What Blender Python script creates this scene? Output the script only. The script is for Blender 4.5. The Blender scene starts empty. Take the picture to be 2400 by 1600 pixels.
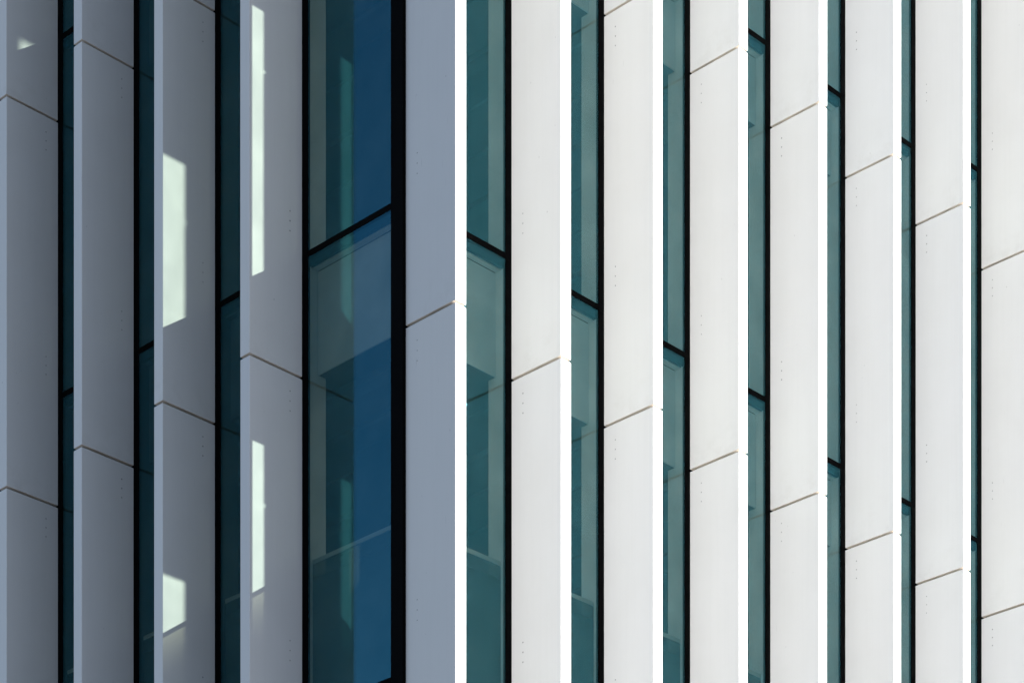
import bpy, bmesh, math, random
from mathutils import Vector

scene = bpy.context.scene
COL = scene.collection
random.seed(7)
R = math.radians

# ------------------------------------------------------------------ camera
# plan axes: x runs along the sunlit facade (away from the corner), y along the shaded facade
H = 3.9                         # storey height
Z0 = 13.36                      # height of the cladding joint that crosses the middle of the picture
EYE = Vector((-15.673, -16.671, 1.6))
cam_data = bpy.data.cameras.new("camera")
cam = bpy.data.objects.new("camera", cam_data)
COL.objects.link(cam)
cam.location = EYE
cam.rotation_euler = (R(90), 0, R(44.365 - 90))
cam_data.sensor_fit = 'HORIZONTAL'
cam_data.sensor_width = 36.0
cam_data.lens = 36.0 * 6109.18 / 2400.0
cam_data.shift_y = (3908.56 - 800.0) / 2400.0      # view camera with raised front: verticals stay parallel
cam_data.clip_end = 5000
scene.camera = cam

# ------------------------------------------------------------------ sky and sun
SUN_DIR = Vector((0.93, -1.0, 0.668)).normalized()  # towards the sun
SUN_EL = math.asin(SUN_DIR.z)
SUN_ROT = math.atan2(SUN_DIR.x, SUN_DIR.y)
world = bpy.data.worlds.new("World")
scene.world = world
world.use_nodes = True
wn = world.node_tree
sky = wn.nodes.new("ShaderNodeTexSky")
sky.sky_type = 'NISHITA'
sky.sun_disc = False
sky.sun_elevation = SUN_EL
sky.sun_rotation = SUN_ROT
sky.air_density = 1.0
sky.dust_density = 1.4
sky.ozone_density = 2.2
wn.links.new(sky.outputs[0], wn.nodes["Background"].inputs[0])
wn.nodes["Background"].inputs[1].default_value = 0.054

sun_data = bpy.data.lights.new("sun", 'SUN')
sun_data.energy = 5.0
sun_data.angle = R(0.65)
sun_data.color = (1.0, 0.975, 0.95)
sun = bpy.data.objects.new("sun", sun_data)
COL.objects.link(sun)
sun.location = (30, -30, 60)
sun.rotation_euler = (-SUN_DIR).to_track_quat('-Z', 'Y').to_euler()

vs = scene.view_settings
vs.view_transform = 'Standard'
vs.look = 'None'
vs.gamma = 1.0
vs.use_curve_mapping = False
vs.exposure = 1.88

cy = scene.cycles
scene.render.engine = 'CYCLES'
cy.use_denoising = True
cy.max_bounces = 14
cy.diffuse_bounces = 6
cy.glossy_bounces = 6
cy.transparent_max_bounces = 24
cy.sample_clamp_indirect = 6.0
cy.caustics_reflective = False
cy.caustics_refractive = False

# ------------------------------------------------------------------ materials
def new_mat(name):
    m = bpy.data.materials.new(name)
    m.use_nodes = True
    nt = m.node_tree
    for n in list(nt.nodes):
        nt.nodes.remove(n)
    out = nt.nodes.new("ShaderNodeOutputMaterial")
    return m, nt, out

def node(nt, kind, **kw):
    n = nt.nodes.new(kind)
    for k, v in kw.items():
        if k.startswith("in_"):
            key = k[3:]
            key = int(key) if key.isdigit() else key.replace("_", " ")
            n.inputs[key].default_value = v
        else:
            setattr(n, k, v)
    return n

def ramp(nt, stops):
    r = nt.nodes.new("ShaderNodeValToRGB")
    e = r.color_ramp.elements
    e[0].position, e[0].color = stops[0][0], stops[0][1]
    e[1].position, e[1].color = stops[-1][0], stops[-1][1]
    for p, c in stops[1:-1]:
        x = e.new(p)
        x.color = c
    return r

def g(v):
    return (v, v, v, 1)

def cladding_material():
    """white coated sheet: faint rain streaks, soft smudges, a tone of its own per panel"""
    m, nt, out = new_mat("white_coated_cladding")
    L = nt.links.new
    geo = node(nt, "ShaderNodeNewGeometry")
    info = node(nt, "ShaderNodeObjectInfo")
    add = node(nt, "ShaderNodeVectorMath", operation='MULTIPLY_ADD')
    L(geo.outputs["Position"], add.inputs[0])
    add.inputs[1].default_value = (1, 1, 1)
    comb = node(nt, "ShaderNodeCombineXYZ")
    mul = node(nt, "ShaderNodeMath", operation='MULTIPLY', in_1=37.0)
    L(info.outputs["Random"], mul.inputs[0])
    L(mul.outputs[0], comb.inputs[0]); L(mul.outputs[0], comb.inputs[2])
    L(comb.outputs[0], add.inputs[2])
    # streaks: squeezed along z
    mp = node(nt, "ShaderNodeMapping"); mp.inputs["Scale"].default_value = (26, 26, 0.7)
    L(add.outputs[0], mp.inputs[0])
    st = node(nt, "ShaderNodeTexNoise", in_Scale=1.0, in_Detail=5.0, in_Roughness=0.6)
    L(mp.outputs[0], st.inputs["Vector"])
    r1 = ramp(nt, [(0.30, g(0.985)), (0.55, g(1.0))])
    L(st.outputs[0], r1.inputs[0])
    # smudges
    sm = node(nt, "ShaderNodeTexNoise", in_Scale=1.7, in_Detail=6.0, in_Roughness=0.6)
    L(add.outputs[0], sm.inputs["Vector"])
    r2 = ramp(nt, [(0.2, (0.975, 0.972, 0.965, 1)), (0.6, g(1.0))])
    L(sm.outputs[0], r2.inputs[0])
    # tiny dirt specks
    mp3 = node(nt, "ShaderNodeMapping"); mp3.inputs["Scale"].default_value = (1, 1, 0.45)
    L(add.outputs[0], mp3.inputs[0])
    sp = node(nt, "ShaderNodeTexVoronoi", in_Scale=9.0)
    L(mp3.outputs[0], sp.inputs["Vector"])
    r3 = ramp(nt, [(0.022, g(0.62)), (0.045, g(1.0))])
    L(sp.outputs["Distance"], r3.inputs[0])
    msk = node(nt, "ShaderNodeTexNoise", in_Scale=1.1, in_Detail=1.0)
    L(add.outputs[0], msk.inputs["Vector"])
    rm = ramp(nt, [(0.50, g(0)), (0.66, g(1))])
    L(msk.outputs[0], rm.inputs[0])
    # per panel tone
    rp = ramp(nt, [(0.0, (0.965, 0.97, 0.98, 1)), (1.0, (1.0, 0.995, 0.985, 1))])
    L(info.outputs["Random"], rp.inputs[0])
    def mix(a, b, fac=1.0, facsock=None):
        x = node(nt, "ShaderNodeMix", data_type='RGBA', blend_type='MULTIPLY')
        x.inputs[0].default_value = fac
        if facsock is not None:
            L(facsock, x.inputs[0])
        L(a, x.inputs[6]); L(b, x.inputs[7])
        return x.outputs[2]
    base = node(nt, "ShaderNodeRGB"); base.outputs[0].default_value = (0.795, 0.80, 0.797, 1)
    c = mix(base.outputs[0], r1.outputs[0])
    c = mix(c, r2.outputs[0])
    c = mix(c, rp.outputs[0])
    c = mix(c, r3.outputs[0], 0.7, rm.outputs[0])
    # short vertical scratches, in patches
    mp4 = node(nt, "ShaderNodeMapping"); mp4.inputs["Scale"].default_value = (14, 14, 1.5)
    L(add.outputs[0], mp4.inputs[0])
    tk = node(nt, "ShaderNodeTexVoronoi", in_Scale=1.0)
    L(mp4.outputs[0], tk.inputs["Vector"])
    r4 = ramp(nt, [(0.03, g(0.80)), (0.07, g(1.0))])
    L(tk.outputs["Distance"], r4.inputs[0])
    mk2 = node(nt, "ShaderNodeTexNoise", in_Scale=0.8, in_Detail=2.0)
    off = node(nt, "ShaderNodeVectorMath", operation='ADD'); off.inputs[1].default_value = (9.1, 4.7, 2.3)
    L(add.outputs[0], off.inputs[0]); L(off.outputs[0], mk2.inputs["Vector"])
    rm2 = ramp(nt, [(0.52, g(0)), (0.68, g(0.8))])
    L(mk2.outputs[0], rm2.inputs[0])
    c = mix(c, r4.outputs[0], 0.5, rm2.outputs[0])
    # washed-down grime that collects at the foot of each panel
    tc = node(nt, "ShaderNodeTexCoord")
    sx = node(nt, "ShaderNodeSeparateXYZ"); L(tc.outputs["Object"], sx.inputs[0])
    ft = node(nt, "ShaderNodeMapRange", in_1=0.0, in_2=0.45, in_3=1.0, in_4=0.0)
    L(sx.outputs["Z"], ft.inputs[0])
    gr = node(nt, "ShaderNodeTexNoise", in_Scale=7.0, in_Detail=7.0, in_Roughness=0.65)
    L(add.outputs[0], gr.inputs["Vector"])
    gr2 = ramp(nt, [(0.48, g(0)), (0.72, g(1))]); L(gr.outputs[0], gr2.inputs[0])
    gm = node(nt, "ShaderNodeMath", operation='MULTIPLY'); L(ft.outputs[0], gm.inputs[0]); L(gr2.outputs[0], gm.inputs[1])
    gc = node(nt, "ShaderNodeRGB"); gc.outputs[0].default_value = (0.93, 0.925, 0.915, 1)
    c = mix(c, gc.outputs[0], 1.0, gm.outputs[0])
    bs = node(nt, "ShaderNodeBsdfPrincipled", in_Roughness=0.5)
    bs.inputs["Specular IOR Level"].default_value = 0.35
    L(c, bs.inputs["Base Color"])
    rr = node(nt, "ShaderNodeMapRange", in_1=0.3, in_2=0.7, in_3=0.42, in_4=0.58)
    L(sm.outputs[0], rr.inputs[0]); L(rr.outputs[0], bs.inputs["Roughness"])
    wav = node(nt, "ShaderNodeTexNoise", in_Scale=0.9, in_Detail=1.0)
    L(add.outputs[0], wav.inputs["Vector"])
    bp = node(nt, "ShaderNodeBump", in_Strength=0.25, in_Distance=0.02)
    L(wav.outputs[0], bp.inputs["Height"]); L(bp.outputs[0], bs.inputs["Normal"])
    L(bs.outputs[0], out.inputs[0])
    return m

def plain_material(name, col, rough=0.6, var=0.12, scale=3.0, spec=0.4, metallic=0.0):
    m, nt, out = new_mat(name)
    L = nt.links.new
    geo = node(nt, "ShaderNodeNewGeometry")
    nz = node(nt, "ShaderNodeTexNoise", in_Scale=scale, in_Detail=5.0)
    L(geo.outputs["Position"], nz.inputs["Vector"])
    a = tuple(c * (1 - var) for c in col) + (1,)
    b = tuple(min(1, c * (1 + var)) for c in col) + (1,)
    r = ramp(nt, [(0.3, a), (0.7, b)])
    L(nz.outputs[0], r.inputs[0])
    bs = node(nt, "ShaderNodeBsdfPrincipled", in_Roughness=rough, in_Metallic=metallic)
    bs.inputs["Specular IOR Level"].default_value = spec
    L(r.outputs[0], bs.inputs["Base Color"])
    L(bs.outputs[0], out.inputs[0])
    return m

def glass_material():
    """tinted coated glass: clear transmission plus a teal mirror image that grows with the angle"""
    m, nt, out = new_mat("tinted_glass")
    L = nt.links.new
    geo = node(nt, "ShaderNodeNewGeometry")
    lw = node(nt, "ShaderNodeLayerWeight", in_Blend=0.5)
    pw = node(nt, "ShaderNodeMath", operation='POWER', in_1=5.0)
    L(lw.outputs["Facing"], pw.inputs[0])
    fac = node(nt, "ShaderNodeMath", operation='MULTIPLY_ADD', in_1=0.91, in_2=0.09)
    L(pw.outputs[0], fac.inputs[0])
    nz = node(nt, "ShaderNodeTexNoise", in_Scale=2.3, in_Detail=6.0)
    L(geo.outputs["Position"], nz.inputs["Vector"])
    tr = ramp(nt, [(0.3, (0.637, 0.672, 0.640, 1)), (0.7, (0.707, 0.742, 0.710, 1))])
    L(nz.outputs[0], tr.inputs[0])
    t = node(nt, "ShaderNodeBsdfTransparent")
    L(tr.outputs[0], t.inputs[0])
    gl = node(nt, "ShaderNodeBsdfGlossy", in_Roughness=0.025)
    gl.inputs["Color"].default_value = (0.18, 0.78, 1.0, 1)
    mx = node(nt, "ShaderNodeMixShader")
    L(fac.outputs[0], mx.inputs[0]); L(t.outputs[0], mx.inputs[1]); L(gl.outputs[0], mx.inputs[2])
    # a thin film of dust
    df = node(nt, "ShaderNodeBsdfDiffuse")
    df.inputs[0].default_value = (0.5, 0.5, 0.47, 1)
    dr = ramp(nt, [(0.35, g(0.001)), (0.8, g(0.012))])
    L(nz.outputs[0], dr.inputs[0])
    m2 = node(nt, "ShaderNodeMixShader")
    L(dr.outputs[0], m2.inputs[0]); L(mx.outputs[0], m2.inputs[1]); L(df.outputs[0], m2.inputs[2])
    L(m2.outputs[0], out.inputs[0])
    return m

def frosted_material():
    m, nt, out = new_mat("frosted_panel")
    L = nt.links.new
    geo = node(nt, "ShaderNodeNewGeometry")
    nz = node(nt, "ShaderNodeTexNoise", in_Scale=2.0, in_Detail=4.0)
    L(geo.outputs["Position"], nz.inputs["Vector"])
    r = ramp(nt, [(0.3, (0.16, 0.2, 0.2, 1)), (0.7, (0.22, 0.26, 0.26, 1))])
    L(nz.outputs[0], r.inputs[0])
    d = node(nt, "ShaderNodeBsdfDiffuse"); L(r.outputs[0], d.inputs[0])
    tl = node(nt, "ShaderNodeBsdfTranslucent"); L(r.outputs[0], tl.inputs[0])
    mx = node(nt, "ShaderNodeMixShader", in_0=0.4)
    L(d.outputs[0], mx.inputs[1]); L(tl.outputs[0], mx.inputs[2])
    tp = node(nt, "ShaderNodeBsdfTransparent"); tp.inputs[0].default_value = (0.8, 0.76, 0.68, 1)
    m2 = node(nt, "ShaderNodeMixShader", in_0=0.22)
    # made-up fade, clearer at the top edge, to soften the end of sun patches
    sz = node(nt, "ShaderNodeSeparateXYZ"); L(geo.outputs["Position"], sz.inputs[0])
    fd = node(nt, "ShaderNodeMapRange", in_1=Z0 - H + 1.85, in_2=Z0 - H + 2.20, in_3=0.16, in_4=0.62)
    L(sz.outputs["Z"], fd.inputs[0]); L(fd.outputs[0], m2.inputs[0])
    L(mx.outputs[0], m2.inputs[1]); L(tp.outputs[0], m2.inputs[2])
    L(m2.outputs[0], out.inputs[0])
    return m

def ground_material():
    m, nt, out = new_mat("grey_paving")
    L = nt.links.new
    geo = node(nt, "ShaderNodeNewGeometry")
    br = node(nt, "ShaderNodeTexBrick", in_Scale=1.0)
    br.inputs["Color1"].default_value = (0.092, 0.080, 0.070, 1)
    br.inputs["Color2"].default_value = (0.11, 0.096, 0.084, 1)
    br.inputs["Mortar"].default_value = (0.05, 0.05, 0.05, 1)
    br.inputs["Mortar Size"].default_value = 0.006
    L(geo.outputs["Position"], br.inputs["Vector"])
    bs = node(nt, "ShaderNodeBsdfPrincipled", in_Roughness=0.85)
    L(br.outputs["Color"], bs.inputs["Base Color"])
    L(bs.outputs[0], out.inputs[0])
    return m

M_WHITE = cladding_material()
M_SPINE = plain_material("brown_spine", (0.30, 0.28, 0.245), 0.7, 0.12, 6.0)
M_RAW = plain_material("bare_panel_end", (0.78, 0.735, 0.67), 0.7, 0.12, 6.0)
M_BLACK = plain_material("black_anodised_frame", (0.0015, 0.0015, 0.0018), 0.5, 0.2, 4.0, 0.02)
M_RIVET = plain_material("dull_rivet", (0.30, 0.30, 0.305), 0.5, 0.25, 40.0)
M_GLASS = glass_material()
M_JAMB = plain_material("pale_lining", (0.80, 0.81, 0.82), 0.6, 0.05, 2.0)
M_SPAN = plain_material("grey_spandrel", (0.82, 0.84, 0.85), 0.6, 0.06, 2.0)
M_SHADE_LINING = plain_material("shade_dark_lining", (0.07, 0.08, 0.085), 0.7, 0.1, 2.0)  # dark copy of the pale lining, its colour deepens the shaded-side windows
M_SOFFIT = plain_material("dark_ceiling", (0.14, 0.142, 0.148), 0.8, 0.1, 2.0)
M_SLAT = plain_material("ceiling_slat", (0.15, 0.16, 0.17), 0.7, 0.1, 2.0)
M_FLOOR = plain_material("office_carpet", (0.03, 0.032, 0.034), 0.95, 0.15, 5.0)
M_COLUMN = plain_material("grey_concrete", (0.07, 0.075, 0.075), 0.85, 0.12, 3.0)
M_FROST = frosted_material()
M_RAIL = plain_material("pale_rail", (0.55, 0.56, 0.53), 0.5, 0.05, 3.0)
M_ROOF = plain_material("roof_membrane", (0.2, 0.2, 0.2), 0.9, 0.15, 2.0)
M_GROUND = ground_material()

# ------------------------------------------------------------------ mesh helpers
def box_bm(bm, x0, x1, y0, y1, z0, z1, bevel=0.0, seg=2):
    vs_ = [bm.verts.new(p) for p in ((x0, y0, z0), (x1, y0, z0), (x1, y1, z0), (x0, y1, z0),
                                     (x0, y0, z1), (x1, y0, z1), (x1, y1, z1), (x0, y1, z1))]
    fs = [bm.faces.new([vs_[i] for i in q]) for q in ((3, 2, 1, 0), (4, 5, 6, 7), (0, 1, 5, 4),
                                                      (1, 2, 6, 5), (2, 3, 7, 6), (3, 0, 4, 7))]
    if bevel > 0:
        es = list({e for f in fs for e in f.edges})
        bmesh.ops.bevel(bm, geom=es, offset=bevel, segments=seg, affect='EDGES', profile=0.5)

def mesh_from(name, bm, mat, smooth=False):
    me = bpy.data.meshes.new(name)
    bm.to_mesh(me)
    bm.free()
    me.materials.append(mat)
    if smooth:
        for p in me.polygons:
            p.use_smooth = True
    return me

def obj(name, me, parent=None, loc=(0, 0, 0), **props):
    o = bpy.data.objects.new(name, me)
    COL.objects.link(o)
    o.parent = parent
    o.location = loc
    for k, v in props.items():
        o[k] = v
    return o

def boxes(name, mat, parent, blist, loc=(0, 0, 0), bevel=0.0, **props):
    bm = bmesh.new()
    for b in blist:
        box_bm(bm, *b, bevel=bevel)
    return obj(name, mesh_from(name, bm, mat), parent, loc, **props)

# ------------------------------------------------------------------ ground
gbm = bmesh.new()
vs_ = [gbm.verts.new(p) for p in ((-1500, -1500, 0), (1500, -1500, 0), (1500, 1500, 0), (-1500, 1500, 0))]
gbm.faces.new(vs_)
ground = obj("ground", mesh_from("ground", gbm, M_GROUND), kind="structure")

# ------------------------------------------------------------------ building layout
D = 0.624               # fin depth
T = 0.130               # fin thickness
GAP = 0.024             # open joint between cladding panels
N0, N1 = -3, 4          # joints below and above the one in the middle of the picture
TOP = H * N1
XR = [0.037] + [0.107 + 1.2557 * k for k in range(1, 11)]       # fins on the sunlit facade
YL = [0.0838 + 1.2531 * k for k in range(1, 9)]                 # fins on the shaded facade
XEND, YEND = XR[-1] + T, YL[-1] + T
STILE = 0.074           # black frame beside each fin

building = bpy.data.objects.new("office_building", None)
COL.objects.link(building)
building.location = (0, 0, 0)
building["label"] = "office building corner with white vertical fins and narrow dark teal windows"
building["category"] = "building"

def to_side(side, a0, a1, b0, b1, z0, z1):
    """a: along the facade, b: depth (negative = outwards)"""
    return (a0, a1, b0, b1, z0, z1) if side == 'R' else (b0, b1, a0, a1, z0, z1)

# ------------------------------------------------------------------ fins
panel_cache = {}
def panel_mesh(side, h):
    key = (side, round(h, 3))
    if key not in panel_cache:
        bm = bmesh.new()
        box_bm(bm, *to_side(side, 0, T, -D, -0.001, 0, h), bevel=0.0035, seg=2)
        bm.faces.ensure_lookup_table()
        for f in bm.faces:
            f.normal_update()
            if abs(f.normal.z) > 0.9:
                f.material_index = 1
        me = mesh_from("cladding_panel", bm, M_WHITE)
        me.materials.append(M_RAW)
        panel_cache[key] = me
    return panel_cache[key]

def rivet_mesh(side):
    bm = bmesh.new()
    r, p = 0.0075, 0.0022
    for n in range(N0, N1):
        for zc in (1.39 + 0.09, 1.39, 1.39 - 0.09, H - 0.155, H - 0.245, H - 0.335):
            z = H * n + zc
            if n == N1 - 1 and zc > 3:
                pass
            for face in (0, 1):
                a = -0.0002 if face == 0 else T + 0.0002
                s = -1 if face == 0 else 1
                rim = []
                top = []
                for q in range(8):
                    an = q * math.pi / 4
                    b = -0.147 + r * math.cos(an)
                    zz = z + r * math.sin(an)
                    b2 = -0.147 + 0.6 * r * math.cos(an)
                    z2 = z + 0.6 * r * math.sin(an)
                    A = (a - s * 0.001, b, zz); B = (a + s * p, b2, z2)
                    if side == 'L':
                        A = (A[1], A[0], A[2]); B = (B[1], B[0], B[2])
                    rim.append(bm.verts.new(A)); top.append(bm.verts.new(B))
                for q in range(8):
                    bm.faces.new((rim[q], rim[(q + 1) % 8], top[(q + 1) % 8], top[q]))
                bm.faces.new(top)
    bmesh.ops.recalc_face_normals(bm, faces=bm.faces)
    return mesh_from("rivets", bm, M_RIVET)

rivet_meshes = {s: rivet_mesh(s) for s in 'RL'}

FIN_LABELS = {
    ('R', 0): "white corner fin, its left side in bluish shade and its front edge glaring in sun",
    ('L', 0): "shaded white fin next to the corner window, narrow sun strips near its outer edge",
    ('L', 1): "shaded grey fin carrying the widest patch of reflected sunlight",
}

def fin(side, idx, a):
    inset = 0.036
    bm = bmesh.new()
    box_bm(bm, *to_side(side, a + inset, a + T - inset, -D + inset, -inset, -Z0 + 0.2, TOP - 0.01))
    me = mesh_from("fin", bm, M_SPINE)
    props = {}
    if (side, idx) in FIN_LABELS:
        props["label"] = FIN_LABELS[(side, idx)]
    f = obj("fin", me, building, (0, 0, Z0), **props)
    for n in range(N0 - 1, N1):
        zb = H * n + GAP if n >= N0 else -Z0 + 0.15
        zt = H * (n + 1)
        jit = [random.uniform(-0.0012, 0.0012) for _ in range(2)]
        loc = (a + jit[0], jit[1], zb) if side == 'R' else (jit[1], a + jit[0], zb)
        obj("cladding_panel", panel_mesh(side, zt - zb), f, loc)
    rl = (a, 0, 0) if side == 'R' else (0, a, 0)
    obj("rivets", rivet_meshes[side], f, rl, kind="stuff")
    # dark mullion the fin is bolted to
    boxes("mullion", M_BLACK, building, [to_side(side, a + 0.002, a + T - 0.002, 0.004, 0.10, -Z0 + 0.1, TOP - 0.05)], (0, 0, Z0))

for i, x in enumerate(XR):
    fin('R', i, x)
for i, y in enumerate(YL):
    fin('L', i, y)

# ------------------------------------------------------------------ corner post
boxes("corner_post", M_BLACK, building, [(0.003, 0.157, 0.0, 0.157, -Z0 + 0.1, TOP - 0.05)], (0, 0, Z0), bevel=0.002)

# ------------------------------------------------------------------ windows
LOW, HIGH = 0.886, 1.152        # the cross bars step between two heights
def bar_height(side, bay, n):
    """top of the cross bar of storey n in a bay (bay 0 = next to the corner)"""
    if side == 'R':
        if n == 0:
            return HIGH if bay <= 3 else LOW
        if n == 1:
            return LOW - 0.011 + H if bay <= 5 else HIGH - 0.02 + H
        if n == -1:
            return LOW - 0.012 - H
        return (HIGH if (bay // 3 + n) % 2 else LOW) + H * n
    if n == 0:
        return HIGH - 0.005
    if n == 1:
        return LOW - 0.014 + H
    if n == -1:
        return LOW - 0.012 - H
    return (HIGH if (bay // 3 + n) % 2 else LOW) + H * n

CEIL = 0.06             # underside of the slab above joint level, per storey
FLOOR = 0.80            # finished floor, per storey

def window(side, bay, a0, a1, n):
    """one storey-high window between two fins: from the cross bar of storey n up to the next one"""
    z0 = bar_height(side, bay, n)
    z1 = bar_height(side, bay, n + 1) if n + 1 <= N1 - 1 else TOP - 0.1
    corner = side == 'L' and bay == 0
    la, ra = a0 + 0.001, a1 - 0.001
    g0 = a0 + (STILE if not corner else 0.0)
    g1 = a1 - STILE
    fr = []
    if not corner:
        fr.append(to_side(side, la, g0, 0.0, 0.030, z0 - 0.058, z1 - 0.060))
    fr.append(to_side(side, g1, ra, 0.0, 0.030, z0 - 0.058, z1 - 0.060))
    fr.append(to_side(side, g0 + 0.001, g1, 0.002, 0.032, z0 - 0.056, z0))
    fr.append(to_side(side, g0 + 0.002, g1 - 0.002, 0.026, 0.060, z0 - 0.132, z0 - 0.057))
    fr.append(to_side(side, g0 + 0.001, g1 - 0.001, 0.137, 0.160, H * n + FLOOR - 0.05, z0 - 0.059))  # unseen dark upstand, added to stop sun leaking past the spandrel
    w = boxes("window", M_BLACK, building, fr, (0, 0, Z0))
    boxes("pane", M_GLASS, w, [to_side(side, g0 - 0.004, g1 + 0.004, 0.005, 0.021, z0 - 0.004, z1 - 0.052)])
    # lining of the opening inside the glass
    lj = [to_side(side, g1 + 0.001, ra - 0.02, 0.033, 0.222, z0 + 0.001, z1 - 0.062)]
    if not corner:
        lj.append(to_side(side, la + 0.02, g0 - 0.001, 0.033, 0.222, z0 + 0.001, z1 - 0.062))
    dark = side == 'L' and bay > 0          # shaded-side windows: darkness put into the lining colour
    m_jamb, m_span = (M_SHADE_LINING, M_SHADE_LINING) if dark else (M_JAMB, M_SPAN)
    for j in lj:
        boxes("jamb_lining", m_jamb, w, [j])
    # blind box behind the upper part of the pane
    zb = H * (n + 1) + CEIL
    boxes("spandrel_panel", m_span, w, [to_side(side, g0 + 0.006, g1 - 0.006, 0.123, 0.135, zb - 0.002, z1 - 0.149)])
    boxes("spandrel_return", m_jamb, w, [to_side(side, g0 + 0.003, g1 - 0.003, 0.062, 0.122, z1 - 0.142, z1 - 0.128)])
    if n == -1:
        # low screen inside the glass with a pale top rail
        zt = H * n + 2.245
        boxes("screen_panel", M_FROST, w, [to_side(side, g0 + 0.002, g1 - 0.002, 0.062, 0.070, z0 + 0.004, zt - 0.036)])
        boxes("screen_rail", M_RAIL, w, [to_side(side, g0 + 0.002, g1 - 0.002, 0.058, 0.074, zt - 0.034, zt + 0.006)], bevel=0.003)

for bay in range(len(XR) - 1):
    for n in range(N0, N1):
        window('R', bay, XR[bay] + T, XR[bay + 1], n)
for bay in range(len(YL)):
    a0 = 0.157 if bay == 0 else YL[bay - 1] + T
    for n in range(N0, N1):
        window('L', bay, a0, YL[bay], n)

# ------------------------------------------------------------------ inside: slabs, ceilings, columns, back walls
for n in range(N0, N1 + 1):
    z = H * n
    if n < N1:
        s = boxes("floor_slab", M_SOFFIT, building, [(0.14, XEND, 0.14, YEND, z + CEIL, z + FLOOR - 0.02)], (0, 0, Z0))
        boxes("carpet", M_FLOOR, s, [(0.14, XEND, 0.14, YEND, z + FLOOR - 0.018, z + FLOOR)])
        k = 0
        x = 0.42
        while x < XEND - 0.5:
            boxes("ceiling_slat", M_SLAT, s, [(x, x + (0.05 if k % 3 else 0.16), 0.42, YEND - 0.3, z + CEIL - (0.03 if k % 3 else 0.06), z + CEIL - 0.001)])
            x += 0.60
            k += 1
    else:
        boxes("roof", M_ROOF, building, [(-0.02, XEND + 0.1, -0.02, YEND + 0.1, TOP - 0.04, TOP + 0.3)], (0, 0, Z0))

boxes("column", M_COLUMN, building, [(1.40, 2.20, 1.40, 2.20, -Z0, TOP - 0.05)], (0, 0, Z0), bevel=0.01)
boxes("column", M_COLUMN, building, [(0.160, 0.341, 0.160, 0.341, -Z0, TOP - 0.05)], (0, 0, Z0), bevel=0.01)
for xx in (5.6, 9.2):
    boxes("column", M_COLUMN, building, [(xx, xx + 0.8, 1.8, 2.6, -Z0, TOP - 0.05)], (0, 0, Z0), bevel=0.01)
boxes("party_wall", M_COLUMN, building, [(XEND + 0.01, XEND + 0.3, 0.0, YEND + 0.3, -Z0, TOP - 0.05)], (0, 0, Z0))
boxes("party_wall", M_COLUMN, building, [(0.0, XEND, YEND + 0.01, YEND + 0.3, -Z0, TOP - 0.05)], (0, 0, Z0))
boxes("unseen_shade_mass", M_ROOF, building, [(0.05, XEND, YEND + 0.31, 46.0, -Z0, TOP - 0.05)], (0, 0, Z0))  # unseen rest of the building as a plain mass, added to shade the ground
